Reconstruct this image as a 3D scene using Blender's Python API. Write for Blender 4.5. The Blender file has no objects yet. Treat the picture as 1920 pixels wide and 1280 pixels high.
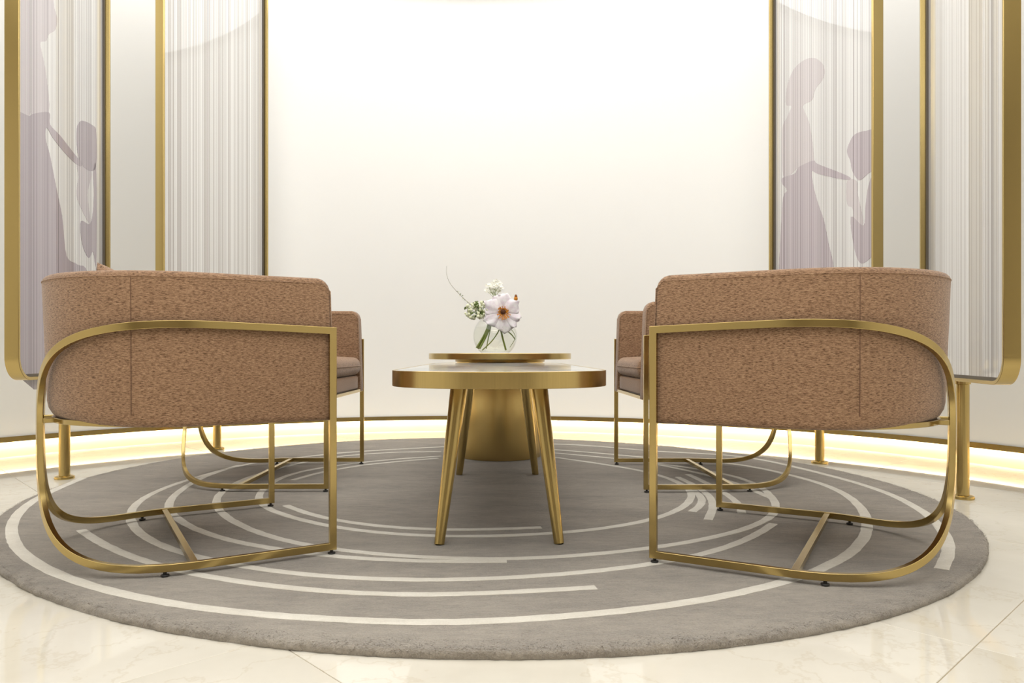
import bpy, bmesh, math, random
from mathutils import Vector, Matrix

random.seed(7)
scene = bpy.context.scene
C = scene.collection
PI = math.pi
R = math.radians

# ------------------------------------------------------------------ camera
CAM_H = 0.53
cam_data = bpy.data.cameras.new('camera')
cam = bpy.data.objects.new('camera', cam_data)
C.objects.link(cam)
cam.location = (0, 0, CAM_H)
cam.rotation_euler = (R(90), 0, 0)
cam_data.sensor_width = 36
cam_data.lens = 1374 / 1920 * 36
cam_data.shift_y = 22 / 1920
cam_data.clip_start = 0.05
scene.camera = cam

# ------------------------------------------------------------------ world, lamps, exposure
world = bpy.data.worlds.new('world')
scene.world = world
world.use_nodes = True
world.node_tree.nodes['Background'].inputs[0].default_value = (1, 0.97, 0.92, 1)
world.node_tree.nodes['Background'].inputs[1].default_value = 0.3

def area(name, loc, size, power, shape='DISK', size_y=None, col=(1, .985, .95), rot=(0, 0, 0)):
    d = bpy.data.lights.new(name, 'AREA')
    d.shape = shape
    d.size = size
    if size_y: d.size_y = size_y
    d.energy = power
    d.color = col
    o = bpy.data.objects.new(name, d)
    C.objects.link(o)
    o.location = loc
    o.rotation_euler = rot
    return o

# the round luminous ceiling over the seating and two fill lamps added in the hall behind the camera
LC = (1, .997, .985)
area('ceiling_lamp', (-0.238, 2.222, 2.97), 5.42, 182, col=LC)
area('hall_fill_lamp', (-0.25, -1.0, 2.97), 3.0, 56, 'RECTANGLE', 0.9, col=LC)
area('hall_fill_lamp', (-0.25, -3.2, 2.97), 3.0, 36, 'RECTANGLE', 0.9, col=LC)

scene.view_settings.view_transform = 'Standard'
scene.view_settings.look = 'None'
scene.view_settings.gamma = 1
scene.view_settings.use_curve_mapping = False
scene.view_settings.exposure = -0.42
scene.cycles.use_denoising = True
scene.cycles.max_bounces = 8
scene.cycles.transparent_max_bounces = 32
scene.cycles.diffuse_bounces = 4
scene.cycles.glossy_bounces = 3
scene.cycles.use_adaptive_sampling = True
scene.cycles.adaptive_threshold = 0.05
scene.cycles.caustics_refractive = False
scene.cycles.caustics_reflective = False
scene.cycles.sample_clamp_indirect = 8

# ------------------------------------------------------------------ node helpers
def s2l(c):
    c = c / 255
    return c / 12.92 if c <= .04045 else ((c + .055) / 1.055) ** 2.4
def rgb(r, g, b): return (s2l(r), s2l(g), s2l(b), 1)

class Mat:
    def __init__(self, name):
        self.m = bpy.data.materials.new(name)
        self.m.use_nodes = True
        self.t = self.m.node_tree
        self.p = self.t.nodes['Principled BSDF']
    def set(self, **k):
        for a, v in k.items():
            self.p.inputs[a.replace('_', ' ')].default_value = v
        return self
    def n(self, typ, **k):
        nd = self.t.nodes.new(typ)
        for a, v in k.items():
            if a in nd.inputs.keys() if isinstance(a, str) else False:
                nd.inputs[a].default_value = v
            else:
                setattr(nd, a, v)
        return nd
    def l(self, a, b): self.t.links.new(a, b)
    def coords(self, scale=(1, 1, 1), kind='Object', rot=(0, 0, 0)):
        tc = self.n('ShaderNodeTexCoord')
        mp = self.n('ShaderNodeMapping')
        mp.inputs['Scale'].default_value = scale
        mp.inputs['Rotation'].default_value = rot
        self.l(tc.outputs[kind], mp.inputs['Vector'])
        return mp.outputs['Vector']
    def noise(self, vec, scale, detail=3, rough=.55, dim='3D'):
        nz = self.n('ShaderNodeTexNoise')
        nz.noise_dimensions = dim
        nz.inputs['Scale'].default_value = scale
        nz.inputs['Detail'].default_value = detail
        nz.inputs['Roughness'].default_value = rough
        if dim == '1D': self.l(vec, nz.inputs['W'])
        else: self.l(vec, nz.inputs['Vector'])
        return nz.outputs['Fac']
    def ramp(self, fac, stops, interp='LINEAR'):
        r = self.n('ShaderNodeValToRGB')
        e = r.color_ramp.elements
        r.color_ramp.interpolation = interp
        while len(e) > 1: e.remove(e[-1])
        e[0].position, e[0].color = stops[0]
        for p, c in stops[1:]:
            x = e.new(p); x.color = c
        self.l(fac, r.inputs['Fac'])
        return r.outputs['Color']
    def mix(self, fac, a, b, mode='MIX'):
        m = self.n('ShaderNodeMix')
        m.data_type = 'RGBA'; m.blend_type = mode
        for i, v in ((0, fac), (6, a), (7, b)):
            if hasattr(v, 'links'): self.l(v, m.inputs[i])
            else: m.inputs[i].default_value = v
        return m.outputs[2]
    def math(self, op, a, b=0):
        m = self.n('ShaderNodeMath'); m.operation = op
        for i, v in enumerate((a, b)):
            if hasattr(v, 'links'): self.l(v, m.inputs[i])
            else: m.inputs[i].default_value = v
        return m.outputs[0]
    def bump(self, h, strength=.3, dist=.002):
        b = self.n('ShaderNodeBump')
        b.inputs['Strength'].default_value = strength
        b.inputs['Distance'].default_value = dist
        self.l(h, b.inputs['Height'])
        self.l(b.outputs['Normal'], self.p.inputs['Normal'])
    def col(self, sock): self.l(sock, self.p.inputs['Base Color'])

M = {}
def simple(name, col, rough=.5, metal=0, **k):
    m = Mat(name).set(Base_Color=col, Roughness=rough, Metallic=metal, **k)
    M[name] = m.m
    return m

# painted plaster
m = simple('wall_paint', rgb(245, 244, 241), .55)
m.bump(m.noise(m.coords(), 60, 2), .03, .002)
simple('ceiling_paint', rgb(240, 238, 232), .7)
simple('plinth_paint', rgb(240, 224, 196), .5)
simple('hall_wall_paint', rgb(160, 151, 139), .6)
simple('hall_side_paint', rgb(222, 218, 210), .6)
simple('grout', rgb(200, 184, 156), .8)

# satin brass
def brass(name, base, rough, streak, var=.05):
    m = Mat(name).set(Metallic=1.0, Roughness=rough)
    nz = m.noise(m.coords(streak), 1, 3, .6)
    m.col(m.ramp(nz, [(.3, (base[0]*(1-var), base[1]*(1-var), base[2]*(1-var), 1)), (.7, base)]))
    M[name] = m.m
brass('brass', (.51, .385, .155, 1), .22, (3, 3, 3), .02)
brass('brass_bar', (.51, .385, .155, 1), .19, (3, 3, 3), .02)
brass('brass_dark', (.42, .29, .10, 1), .28, (3, 3, 3), .02)
brass('brass_vertical', (.61, .46, .19, 1), .24, (420, 420, 3), .10)
brass('brass_drum', (.72, .54, .22, 1), .28, (3, 3, 3), .02)

# heathered upholstery
def fabric(name, dark, mid, light):
    m = Mat(name).set(Roughness=.92)
    m.p.inputs['Sheen Weight'].default_value = .25
    m.p.inputs['Sheen Roughness'].default_value = .5
    m.p.inputs['Specular IOR Level'].default_value = .2
    a = m.noise(m.coords((120, 120, 560)), 1, 4, .65)
    b = m.noise(m.coords((420, 420, 900)), 1, 2, .6)
    c = m.ramp(a, [(.33, dark), (.48, mid), (.68, light)])
    c = m.mix(m.ramp(b, [(.35, (0, 0, 0, 1)), (.65, (1, 1, 1, 1))]), m.mix(1, c, (.74, .70, .68, 1), 'MULTIPLY'), c)
    m.col(c)
    m.bump(m.math('ADD', a, b), .35, .0012)
    M[name] = m.m
fabric('fabric', rgb(90, 66, 48), rgb(154, 121, 93), rgb(187, 154, 123))
simple('seam_thread', rgb(110, 80, 62), .9)
simple('rubber', (.012, .011, .010, 1), .5)

# rug pile
def pile(name, dark, light, relief=.55):
    m = Mat(name).set(Roughness=.97)
    m.p.inputs['Specular IOR Level'].default_value = .1
    m.p.inputs['Sheen Weight'].default_value = .45
    big = m.noise(m.coords((2.2, 7, 2)), 1, 4, .6)
    mid = m.noise(m.coords((22, 60, 30)), 1, 3, .6)
    fine = m.noise(m.coords(), 260, 3, .7)
    f = m.math('ADD', m.math('MULTIPLY', big, .40), m.math('ADD', m.math('MULTIPLY', mid, .28), m.math('MULTIPLY', fine, .32)))
    m.col(m.ramp(f, [(.36, dark), (.62, light)]))
    tuft = m.noise(m.coords((48, 85, 60)), 1, 6, .78)
    m.bump(m.math('ADD', tuft, m.math('MULTIPLY', fine, .6)), relief, .012)
    M[name] = m.m
pile('rug_pile', rgb(133, 123, 111), rgb(185, 174, 159), .8)
pile('stripe_pile', rgb(206, 199, 185), rgb(232, 227, 215), .35)

# polished cream marble tile
m = Mat('floor_marble').set(Roughness=.045)
v = m.coords((1, 1, 1))
ob = m.n('ShaderNodeObjectInfo')
w = m.n('ShaderNodeVectorMath'); w.operation = 'ADD'
sc_ = m.n('ShaderNodeVectorMath'); sc_.operation = 'SCALE'; sc_.inputs[3].default_value = 37
cmb = m.n('ShaderNodeCombineXYZ')
m.l(ob.outputs['Random'], cmb.inputs[0]); m.l(ob.outputs['Random'], cmb.inputs[1])
m.l(cmb.outputs[0], sc_.inputs[0]); m.l(v, w.inputs[0]); m.l(sc_.outputs[0], w.inputs[1])
v = w.outputs[0]
cloud = m.noise(v, 2.2, 5, .6)
vein = m.math('ABSOLUTE', m.math('SUBTRACT', m.noise(v, 3.1, 6, .62), .5))
veins = m.ramp(vein, [(0.0, (1, 1, 1, 1)), (.012, (0, 0, 0, 1))])
base = m.ramp(cloud, [(.3, rgb(211, 205, 191)), (.7, rgb(227, 222, 210))])
mfac = m.math('MULTIPLY', veins, .22)
m.col(m.mix(mfac, base, rgb(186, 168, 136)))
m.p.inputs['Specular IOR Level'].default_value = .5
M['floor_marble'] = m.m

# veined white table marble
m = Mat('table_marble').set(Roughness=.06)
v = m.coords((1, .45, 1))
n1 = m.noise(v, 3.0, 6, .6)
vein = m.math('ABSOLUTE', m.math('SUBTRACT', n1, .5))
c = m.ramp(vein, [(0, rgb(132, 150, 164)), (.03, rgb(180, 194, 202)), (.10, rgb(234, 238, 238)), (.2, rgb(244, 243, 238))])
m.col(c)
M['table_marble'] = m.m

# striped print behind glass (vertical hairlines), with a tint for the printed figures
def print_mat(name, lo, hi, tint, seed):
    m = Mat(name).set(Roughness=.35)
    tc = m.n('ShaderNodeTexCoord'); sp = m.n('ShaderNodeSeparateXYZ')
    m.l(tc.outputs['Object'], sp.inputs[0])
    x = m.math('ADD', sp.outputs[0], seed)
    a = m.noise(x, 95, 2, .7, '1D')
    b = m.noise(x, 300, 1, .5, '1D')
    g = m.noise(x, 4, 2, .5, '1D')
    ln = m.ramp(a, [(.38, (1, 1, 1, 1)), (.44, (.25, .25, .25, 1)), (.50, (0, 0, 0, 1)), (.56, (.15, .15, .15, 1)), (.62, (.8, .8, .8, 1))])
    l2 = m.ramp(b, [(.42, (1, 1, 1, 1)), (.52, (0, 0, 0, 1))])
    f = m.math('ADD', m.math('MULTIPLY', ln, .62), m.math('MULTIPLY', l2, .38))
    f = m.math('MULTIPLY', f, m.math('ADD', m.math('MULTIPLY', g, 1.1), .60))
    c = m.mix(f, hi, lo)
    if tint: c = m.mix(1, c, tint, 'MULTIPLY')
    m.col(c)
    m.p.inputs['Coat Weight'].default_value = 1
    m.p.inputs['Coat Roughness'].default_value = .02
    M[name] = m.m
for i, k in enumerate(('L1', 'L2', 'R1', 'R2')):
    lo = {'L1': rgb(136, 130, 132), 'L2': rgb(146, 136, 128), 'R1': rgb(146, 138, 138), 'R2': rgb(160, 152, 147)}[k]
    print_mat('print_' + k, lo, rgb(240, 240, 238), None, 3.7 * i + 11)
    print_mat('print_light_' + k, lo, rgb(240, 240, 238), (.78, .72, .77, 1) if k == 'L1' else (.84, .78, .81, 1), 3.7 * i + 11)
    print_mat('print_dark_' + k, lo, rgb(240, 240, 238), (.55, .48, .55, 1) if k == 'L1' else (.68, .60, .66, 1), 3.7 * i + 11)

# lamps
def emit(name, col, s):
    m = Mat(name).set(Base_Color=col, Emission_Color=col, Emission_Strength=s)
    M[name] = m.m
emit('led', (1, .86, .60, 1), 50)

# glass, water, plants
def clear(name, tint, power, amount):
    m = Mat(name)
    lw = m.n('ShaderNodeLayerWeight'); lw.inputs[0].default_value = .5
    fac = m.math('ADD', m.math('MULTIPLY', m.math('POWER', lw.outputs['Facing'], power), amount), .025)
    tr = m.n('ShaderNodeBsdfTransparent'); tr.inputs[0].default_value = tint
    gl = m.n('ShaderNodeBsdfGlossy'); gl.inputs['Roughness'].default_value = .02
    mx = m.n('ShaderNodeMixShader')
    m.l(fac, mx.inputs[0]); m.l(tr.outputs[0], mx.inputs[1]); m.l(gl.outputs[0], mx.inputs[2])
    m.l(mx.outputs[0], m.t.nodes['Material Output'].inputs[0])
    M[name] = m.m
clear('vase_glass', (.985, .99, .985, 1), 5, .42)
clear('water', (.975, .98, .96, 1), 6, .15)
m = Mat('petal').set(Roughness=.6)
tc = m.n('ShaderNodeTexCoord'); sp = m.n('ShaderNodeSeparateXYZ'); m.l(tc.outputs['Generated'], sp.inputs[0])
nz = m.noise(m.coords((60, 60, 60)), 1, 2)
m.col(m.ramp(nz, [(.3, rgb(238, 224, 234)), (.65, rgb(250, 246, 247))]))
m.p.inputs['Subsurface Weight'].default_value = .0
M['petal'] = m.m
simple('stem_green', rgb(122, 142, 56), .45)
simple('gap_shade', (.13, .11, .085, 1), .5)  # dark tone that paints the shade round the screen panels
simple('leaf_green', rgb(96, 116, 50), .55)
simple('bud_white', rgb(228, 230, 196), .6)
simple('floret_white', rgb(250, 248, 236), .6)
simple('twig_brown', rgb(120, 112, 76), .7)
simple('stamen_orange', rgb(206, 134, 34), .7)
simple('stamen_brown', rgb(84, 46, 20), .8)
simple('seed_brown', rgb(140, 84, 34), .8)

# ------------------------------------------------------------------ mesh helpers
def obj(name, vf, mat, parent=None, smooth=None, bevel=0, seg=2):
    v, f = vf
    me = bpy.data.meshes.new(name)
    me.from_pydata([tuple(p) for p in v], [], f)
    bm = bmesh.new(); bm.from_mesh(me)
    bmesh.ops.recalc_face_normals(bm, faces=bm.faces[:])
    bm.to_mesh(me); bm.free()
    if smooth is not None:
        me.polygons.foreach_set('use_smooth', [True] * len(me.polygons))
        me.set_sharp_from_angle(angle=R(smooth))
    me.materials.append(M[mat])
    o = bpy.data.objects.new(name, me)
    C.objects.link(o)
    if parent: o.parent = parent
    if bevel:
        b = o.modifiers.new('bevel', 'BEVEL')
        b.width = bevel; b.segments = seg; b.limit_method = 'ANGLE'; b.angle_limit = R(40)
        b.harden_normals = False
    return o

def tag(o, label=None, cat=None, group=None, kind=None):
    if label: o['label'] = label
    if cat: o['category'] = cat
    if group: o['group'] = group
    if kind: o['kind'] = kind
    return o

def empty(name, loc, rz=0):
    o = bpy.data.objects.new(name, None)
    o.empty_display_size = .1
    C.objects.link(o)
    o.location = loc; o.rotation_euler = (0, 0, rz)
    return o

def copy_tree(o, parent=None):
    c = o.copy(); C.objects.link(c); c.parent = parent
    for ch in list(o.children): copy_tree(ch, c)
    return c

def merge(*parts):
    V, F = [], []
    for v, f in parts:
        k = len(V); V += list(v); F += [tuple(i + k for i in q) for q in f]
    return V, F

def box(x0, x1, y0, y1, z0, z1):
    v = [(x, y, z) for z in (z0, z1) for y in (y0, y1) for x in (x0, x1)]
    return v, [(0, 1, 3, 2), (4, 6, 7, 5), (0, 4, 5, 1), (2, 3, 7, 6), (0, 2, 6, 4), (1, 5, 7, 3)]

def lathe(prof, n=48, c=(0, 0), close=False):
    """prof: (r, z) list; r = 0 ends are closed by fans"""
    V, F, rows = [], [], []
    for r, z in prof:
        if r < 1e-6:
            rows.append([len(V)]); V.append((c[0], c[1], z))
        else:
            rows.append(list(range(len(V), len(V) + n)))
            V += [(c[0] + r * math.cos(2 * PI * i / n), c[1] + r * math.sin(2 * PI * i / n), z) for i in range(n)]
    seq = list(zip(rows, rows[1:])) + ([(rows[-1], rows[0])] if close else [])
    for a, b in seq:
        for i in range(n):
            j = (i + 1) % n
            if len(a) == 1 and len(b) == 1: continue
            if len(a) == 1: F.append((a[0], b[j], b[i]))
            elif len(b) == 1: F.append((a[i], a[j], b[0]))
            else: F.append((a[i], a[j], b[j], b[i]))
    return V, F

def catmull(P, n=8, closed=False):
    P = [Vector(p) for p in P]; out = []
    k = len(P)
    for i in range(k if closed else k - 1):
        if closed: a, b, c, d = P[i - 1], P[i], P[(i + 1) % k], P[(i + 2) % k]
        else: a, b, c, d = P[max(i - 1, 0)], P[i], P[i + 1], P[min(i + 2, k - 1)]
        for s in range(n):
            t = s / n
            out.append(.5 * ((2 * b) + (c - a) * t + (2 * a - 5 * b + 4 * c - d) * t * t + (3 * b - a - 3 * c + d) * t ** 3))
    if not closed: out.append(P[-1])
    return out

def tube(path, rad, n=10, cap=True):
    path = [Vector(p) for p in path]
    rads = rad if isinstance(rad, (list, tuple)) else [rad] * len(path)
    V, F = [], []
    up = None
    for i, p in enumerate(path):
        t = (path[min(i + 1, len(path) - 1)] - path[max(i - 1, 0)]).normalized()
        if up is None:
            up = t.orthogonal().normalized()
        up = (up - t * up.dot(t)).normalized()
        b = t.cross(up)
        for k in range(n):
            a = 2 * PI * k / n
            V.append(p + (up * math.cos(a) + b * math.sin(a)) * rads[i])
    for i in range(len(path) - 1):
        for k in range(n):
            F.append((i*n+k, i*n+(k+1) % n, (i+1)*n+(k+1) % n, (i+1)*n+k))
    if cap:
        F.append(tuple(range(n))); F.append(tuple(range((len(path)-1)*n, len(path)*n)))
    return V, F

def offset_poly(P, w):
    """inward offset of a closed 2D polygon (counter-clockwise) with mitres"""
    out = []; k = len(P)
    for i in range(k):
        a, b, c = Vector(P[i-1]), Vector(P[i]), Vector(P[(i+1) % k])
        e1, e2 = (b - a).normalized(), (c - b).normalized()
        n1, n2 = Vector((-e1.y, e1.x)), Vector((-e2.y, e2.x))
        m_ = (n1 + n2)
        m_ = m_ / max(m_.length_squared, 1e-9) * 2
        out.append(tuple(b + m_ * w))
    return out

def area2(P): return sum(P[i-1][0]*P[i][1] - P[i][0]*P[i-1][1] for i in range(len(P)))

def ring_prism(outer, w, y0, y1, f3):
    """closed outline with an inward offset hole, extruded from y0 to y1; f3 maps (a, b, y) to 3D"""
    if area2(outer) < 0: outer = outer[::-1]
    inner = offset_poly(outer, w); n = len(outer)
    V = [f3(a, b, y) for y in (y0, y1) for P in (outer, inner) for a, b in P]
    F = []
    for i in range(n):
        j = (i + 1) % n
        F += [(i, j, n+j, n+i), (2*n+i, 3*n+i, 3*n+j, 2*n+j), (i, 2*n+i, 2*n+j, j), (n+i, n+j, 3*n+j, 3*n+i)]
    return V, F

def prism(P, y0, y1, f3):
    n = len(P)
    V = [f3(a, b, y) for y in (y0, y1) for a, b in P]
    F = [tuple(range(n)), tuple(range(2*n-1, n-1, -1))] + [(i, (i+1) % n, n+(i+1) % n, n+i) for i in range(n)]
    return V, F

def round_rect(x0, x1, y0, y1, r, seg=10):
    P = []
    for cx, cy, a in ((x1-r, y1-r, 0), (x0+r, y1-r, 90), (x0+r, y0+r, 180), (x1-r, y0+r, 270)):
        for k in range(seg + 1):
            t = R(a + 90 * k / seg)
            P.append((cx + r * math.cos(t), cy + r * math.sin(t)))
    return P

def round_box(hx, hy, hz, r, n=10, puff=(0, 0, 0), c=(0, 0, 0)):
    """rounded and slightly puffed box as a quad grid on six faces (shared corners merged)"""
    key, V, F = {}, [], []
    def vid(p):
        q = tuple(round(a, 5) for a in p)
        if q not in key: key[q] = len(V); V.append(q)
        return key[q]
    def remap(u):       # denser towards edges
        return math.sin(u * PI / 2)
    H3 = (hx, hy, hz)
    for ax in range(3):
        o1, o2 = (ax + 1) % 3, (ax + 2) % 3
        for sg in (-1, 1):
            g = []
            for i in range(n + 1):
                row = []
                for j in range(n + 1):
                    p = [0, 0, 0]
                    p[ax] = sg * H3[ax]
                    p[o1] = remap(-1 + 2 * i / n) * H3[o1]
                    p[o2] = remap(-1 + 2 * j / n) * H3[o2]
                    q = [max(-H3[k] + r, min(H3[k] - r, p[k])) for k in range(3)]
                    d = Vector([p[k] - q[k] for k in range(3)])
                    if d.length > 1e-9: d = d.normalized() * r
                    s = [q[k] + d[k] for k in range(3)]
                    for k in range(3):
                        a, b = (k + 1) % 3, (k + 2) % 3
                        s[k] += puff[k] * (s[k] / H3[k]) * (1 - (s[a] / H3[a]) ** 2) * (1 - (s[b] / H3[b]) ** 2)
                    row.append(vid([s[k] + c[k] for k in range(3)]))
                g.append(row)
            for i in range(n):
                for j in range(n):
                    q = (g[i][j], g[i+1][j], g[i+1][j+1], g[i][j+1])
                    if len(set(q)) == 4: F.append(q)
                    elif len(set(q)) == 3: F.append(tuple(dict.fromkeys(q)))
    return V, F

# ================================================================== SETTING
WC, WR = (-0.238, 2.222), 2.796           # centre and radius of the curved wall
CEIL = 3.0

def arc_ring(r0, r1, z0, z1, a0=-4, a1=184, n=150):
    V, F = [], []
    for i in range(n + 1):
        a = R(a0 + (a1 - a0) * i / n)
        for r, z in ((r0, z0), (r1, z0), (r1, z1), (r0, z1)):
            V.append((WC[0] + r * math.cos(a), WC[1] + r * math.sin(a), z))
    for i in range(n):
        for k in range(4):
            F.append((4*i+k, 4*i+(k+1) % 4, 4*(i+1)+(k+1) % 4, 4*(i+1)+k))
    F += [(0, 1, 2, 3), (4*n, 4*n+3, 4*n+2, 4*n+1)]
    return V, F

tag(obj('wall_back', arc_ring(WR - .020, WR + .12, .102, CEIL), 'wall_paint', smooth=30), 'tall curved white wall behind the seating', kind='structure')
tag(obj('baseboard_back', arc_ring(WR, WR + .12, 0, .102), 'plinth_paint', smooth=30), 'recessed cream plinth at the foot of the curved wall', kind='structure')
tag(obj('trim_1', arc_ring(WR - .026, WR - .020, .077, .104), 'brass_bar', smooth=30), 'thin brass trim along the foot of the curved wall', kind='structure')
led = obj('led_strip', arc_ring(WR - .0185, WR - .0065, .0785, .0835), 'led', smooth=30)
tag(led, 'warm glowing light strip tucked under the brass wall trim', 'light strip')

xl, xr, yb = WC[0] - WR, WC[0] + WR, -4.6
tag(obj('wall_left', box(xl - .12, xl + .02, yb, WC[1] - .19, 0, CEIL), 'hall_side_paint'), kind='structure')
tag(obj('wall_right', box(xr - .02, xr + .12, yb, WC[1] - .19, 0, CEIL), 'hall_side_paint'), kind='structure')
tag(obj('wall_front', box(xl - .12, xr + .12, yb - .12, yb, 0, CEIL), 'hall_wall_paint'), kind='structure')
tag(obj('ceiling', box(xl - .12, xr + .12, yb - .12, WC[1] + WR + .12, CEIL, CEIL + .1), 'ceiling_paint'), kind='structure')

# floor: grout slab with polished marble tiles laid on the diagonal
floor = obj('floor', box(xl - .12, xr + .12, yb - .12, WC[1] + WR + .12, -.05, -.0025), 'grout')
tag(floor, 'polished cream marble floor laid in diagonal tiles', kind='structure')
TS, TA = .905, R(43.5)
P0 = (.836, 1.324)
g = .0009
tile_mesh = None
for i in range(-9, 8):
    for j in range(-9, 8):
        cx = P0[0] + math.cos(TA) * (i + .5) * TS - math.sin(TA) * (j + .5) * TS
        cy = P0[1] + math.sin(TA) * (i + .5) * TS + math.cos(TA) * (j + .5) * TS
        if cy < yb - .45 or cx < xl - .45 or cx > xr + .45: continue
        if cy > WC[1] and math.hypot(cx - WC[0], cy - WC[1]) > WR + .5: continue
        if tile_mesh is None:
            h = TS / 2 - g
            t_ = obj('tile', box(-h, h, -h, h, -.012, 0), 'floor_marble', floor)
            bm = bmesh.new(); bm.from_mesh(t_.data)
            bmesh.ops.bevel(bm, geom=[e for e in bm.edges if all(v.co.z > -.001 for v in e.verts)], offset=.0008, segments=1, affect='EDGES')
            bm.to_mesh(t_.data); bm.free()
            tile_mesh = t_.data
        else:
            t_ = bpy.data.objects.new('tile', tile_mesh); C.objects.link(t_); t_.parent = floor
        t_.location = (cx, cy, 0); t_.rotation_euler = (0, 0, TA)

# ================================================================== RUG
RUG_T = .018                                    # height of the proud cream stripes; the grey pile lies a little lower
PILE = .0166
RC = (-.130, 2.863)
def rug_r(a): return 1.612 + .018 * math.cos(2 * a) - .054 * math.sin(2 * a)
rug = empty('rug', (RC[0], RC[1], 0))
tag(rug, 'large round grey-brown rug with curved cream stripes under chairs and tables', 'rug')
rnd = random.Random(3)
NA = 900
V, F = [], []
rings = [(.0, 0, PILE), (.15, 0, PILE), (.35, 0, PILE), (.55, 0, PILE), (.72, 0, PILE), (.84, 0, PILE), (.92, 0, PILE), (.96, 0, PILE), (.98, 0, PILE),
         (1, -.012, PILE * .99), (1, -.005, PILE * .90), (1, .0, PILE * .66), (1, .001, PILE * .33), (1, 0, .0005)]
wob = [rnd.uniform(-1, 1) for _ in range(NA)]
wob2 = [rnd.uniform(-1, 1) for _ in range(NA // 6)]
for k, (fr_, off, z) in enumerate(rings):
    for i in range(NA):
        a = 2 * PI * i / NA
        rr = rug_r(a) * fr_ + off
        if k >= 9:
            j = wob[i] * .0022 + wob2[(i // 6) % len(wob2)] * .002 + rnd.uniform(-.0012, .0012)
            rr += j * (1 if k < 13 else .3)
            zz = z + (rnd.uniform(-.0016, .0010) if k < 12 else 0)
        else:
            zz = z
        V.append((rr * math.cos(a), rr * math.sin(a), zz))
for k in range(1, len(rings) - 1):
    for i in range(NA):
        F.append((k*NA+i, k*NA+(i+1) % NA, (k+1)*NA+(i+1) % NA, (k+1)*NA+i))
F.append(tuple(NA + i for i in range(NA)))
obj('pile', (V, F), 'rug_pile', rug, smooth=70)
# loose tuft ends along the cut edge
V, F = [], []
for k in range(26000):
    a = rnd.uniform(0, 2 * PI)
    d = rnd.random() ** 2 * .05
    r0 = rug_r(a) + .001 - d
    z0_ = PILE * (rnd.uniform(.25, .95) if d < .006 else .97)
    ca, sa = math.cos(a), math.sin(a)
    out_ = rnd.uniform(.3, 1) if d < .006 else rnd.uniform(-.5, 1)
    tn = rnd.uniform(-1, 1)
    L_ = rnd.uniform(.003, .0075)
    dirv = Vector((ca * out_ - sa * tn, sa * out_ + ca * tn, rnd.uniform(-.1, .9) if d < .006 else rnd.uniform(.35, .8))).normalized() * L_
    sd_ = Vector((-sa, ca, rnd.uniform(-.5, .5))).normalized() * rnd.uniform(.0005, .0011)
    p = Vector((r0 * ca, r0 * sa, z0_)); b = len(V)
    tip = p + dirv
    tip.z = max(.001, min(.0179, tip.z))
    V += [p - sd_, p + sd_, tip]
    F.append((b, b + 1, b + 2))
tag(obj('tufts', (V, F), 'rug_pile', rug), kind='stuff')

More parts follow.
